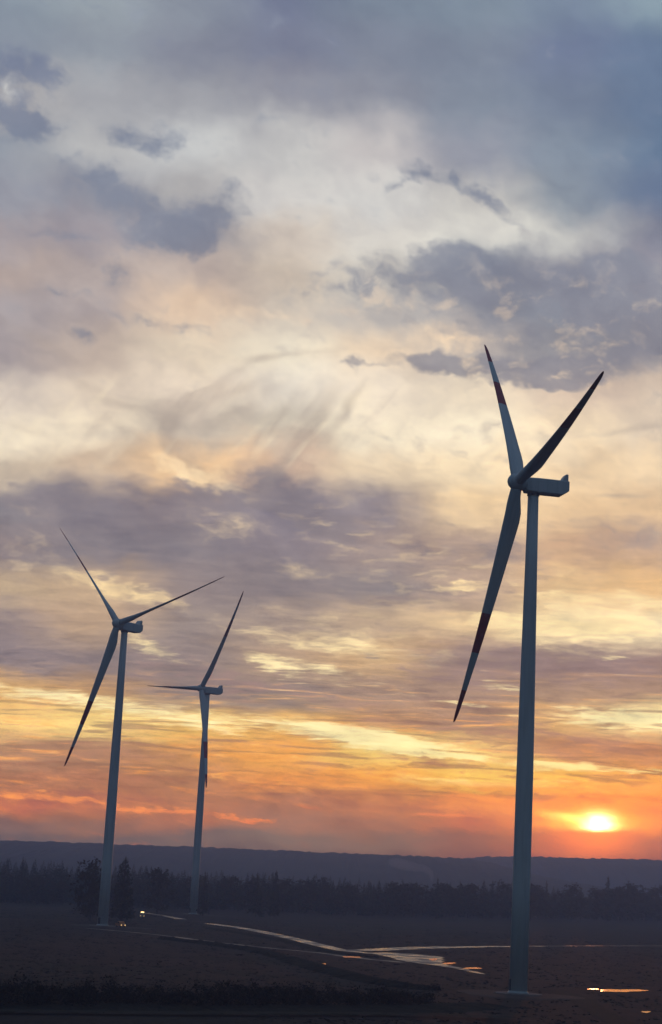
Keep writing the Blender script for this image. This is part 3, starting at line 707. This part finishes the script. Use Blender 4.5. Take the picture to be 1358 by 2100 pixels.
pc, a = toward(262, 1873, .1)
vehicle(pc, a, 'van', 'distant van with a pair of dim headlights below the tallest conifer', 'van', M_grey, VAN, 0, VG, (-1.5, 1.5), lamp('dim_headlamp_glass', .8), .85)
def floodlight(t):
    MB().box((2.0, 0, 2.35), (.12, 1.3, .1)).build('light_bar', M_dark, t)
    for y in (-.42, 0, .42): MB().lathe([(.2, -.06), (.2, .06), (.1, .09)], 14, 'x', (2.12, y, 2.35)).build('work_light', lamp('work_lamp_glass', 5), t, True)
pc, a = toward(291, 1883, .05)
vehicle(pc, a, 'work_truck', 'work truck with a bright glaring light bar at the start of the wet track', 'truck', M_grey, [(-2.8, .5), (2.6, .5), (2.7, .9), (2.6, 1.5), (2.1, 2.3), (.6, 2.35), (.5, 1.4), (-2.8, 1.4)], 0, [(.9, 1.5), (2.3, 1.5), (1.95, 2.15), (.9, 2.2)], (-1.8, 1.8), lamp('truck_headlamp_glass', .6), .95, extra=floodlight)

# ------------------------------------------------------------------ rough grass and stubble in the fields
M_stub = nmat('stubble', (.026, .019, .016), (.015, .0125, .010), .08, .95, .1)
KEEP = np.concatenate(KEEPOUT)
qv, qf = [], []
for k in range(6000):
    y = 262 + 520 * rng.random() ** 1.3; x = (rng.random() - .5) * 2 * (y * .21 + 8)
    if np.min(np.abs(KEEP[:, 0] - x) * 1.0 + np.abs(KEEP[:, 1] - y) * .6 - KEEP[:, 2]) < 0: continue
    for j in range(3):
        h = rng.uniform(.04, .14) * (2.0 if rng.random() < .05 else 1); a = rng.random() * 6.28; w = rng.uniform(.15, .5)
        cx, cy_ = x + rng.gauss(0, .6), y + rng.gauss(0, .6); n0 = len(qv); dx, dy = math.cos(a) * w, math.sin(a) * w
        qv += [(cx - dx, cy_ - dy, 0), (cx + dx, cy_ + dy, 0), (cx + dx * .5 + rng.gauss(0, .1), cy_ + dy * .5, h), (cx - dx * .6, cy_ - dy * .6 + rng.gauss(0, .1), h * .8)]
        qf.append((n0, n0 + 1, n0 + 2, n0 + 3))
tag(mesh('grass', qv, qf, M_stub), 'rough stubble and grass tufts over the dark fields', 'grass', kind='stuff')

# ------------------------------------------------------------------ smoke drifting over the wood
sp = spline([(886, 1808), (884, 1792), (872, 1782), (850, 1778), (822, 1772), (795, 1766)], 26)
cs = [atd(px_, py_, 1000) for px_, py_ in sp]; rings = []
for i, c_ in enumerate(cs):
    t = i / 25; r_ = (1.0 + 4.4 * t + .8 * math.sin(9 * t) * t) * math.sqrt(max(.0004, 1 - max(0, (t - .45) / .55) ** 2))
    d_ = (cs[min(i + 1, 25)] - cs[max(i - 1, 0)]).normalized(); e_ = Vector((0, 1, 0)); g_ = d_.cross(e_)
    rings.append([c_ + e_ * (1.2 * r_ * math.cos(q)) + g_ * (r_ * .8 * math.sin(q)) for q in [6.2832 * k / 14 for k in range(14)]])
ms = bpy.data.materials.new('smoke'); ms.use_nodes = True; ms.node_tree.nodes.clear(); sb_ = NB(ms.node_tree)
vs = sb_.new('ShaderNodeVolumePrincipled'); vs.inputs['Color'].default_value = (.7, .78, .95, 1); vs.inputs['Density'].default_value = .03; vs.inputs['Anisotropy'].default_value = .4
sb_.l.new(vs.outputs[0], sb_.new('ShaderNodeOutputMaterial').inputs['Volume'])
tag(MB().loft(rings).build('smoke', ms, None, True), 'faint smoke drifting over the wood', 'smoke', kind='stuff')

# ------------------------------------------------------------------ haze
hv, hf = [], []
x0, x1, y0, y1, z0, z1 = -4600, 4600, -300, HZ_END, -2, HZ_TOP
hz = MB().add([(x0, y0, z0), (x1, y0, z0), (x1, y1, z0), (x0, y1, z0), (x0, y0, z1), (x1, y0, z1), (x1, y1, z1), (x0, y1, z1)],
              [(3, 2, 1, 0), (4, 5, 6, 7), (0, 1, 5, 4), (1, 2, 6, 5), (2, 3, 7, 6), (3, 0, 4, 7)])
mh = bpy.data.materials.new('haze'); mh.use_nodes = True; mh.node_tree.nodes.clear(); hb_ = NB(mh.node_tree)
pv = hb_.new('ShaderNodeVolumePrincipled'); pv.inputs['Color'].default_value = (.38, .58, 1.0, 1); pv.inputs['Density'].default_value = HAZE_D; pv.inputs['Anisotropy'].default_value = .55
hb_.l.new(pv.outputs[0], hb_.new('ShaderNodeOutputMaterial').inputs['Volume'])
tag(hz.build('haze', mh), 'thin evening haze over the fields', 'haze', kind='stuff')
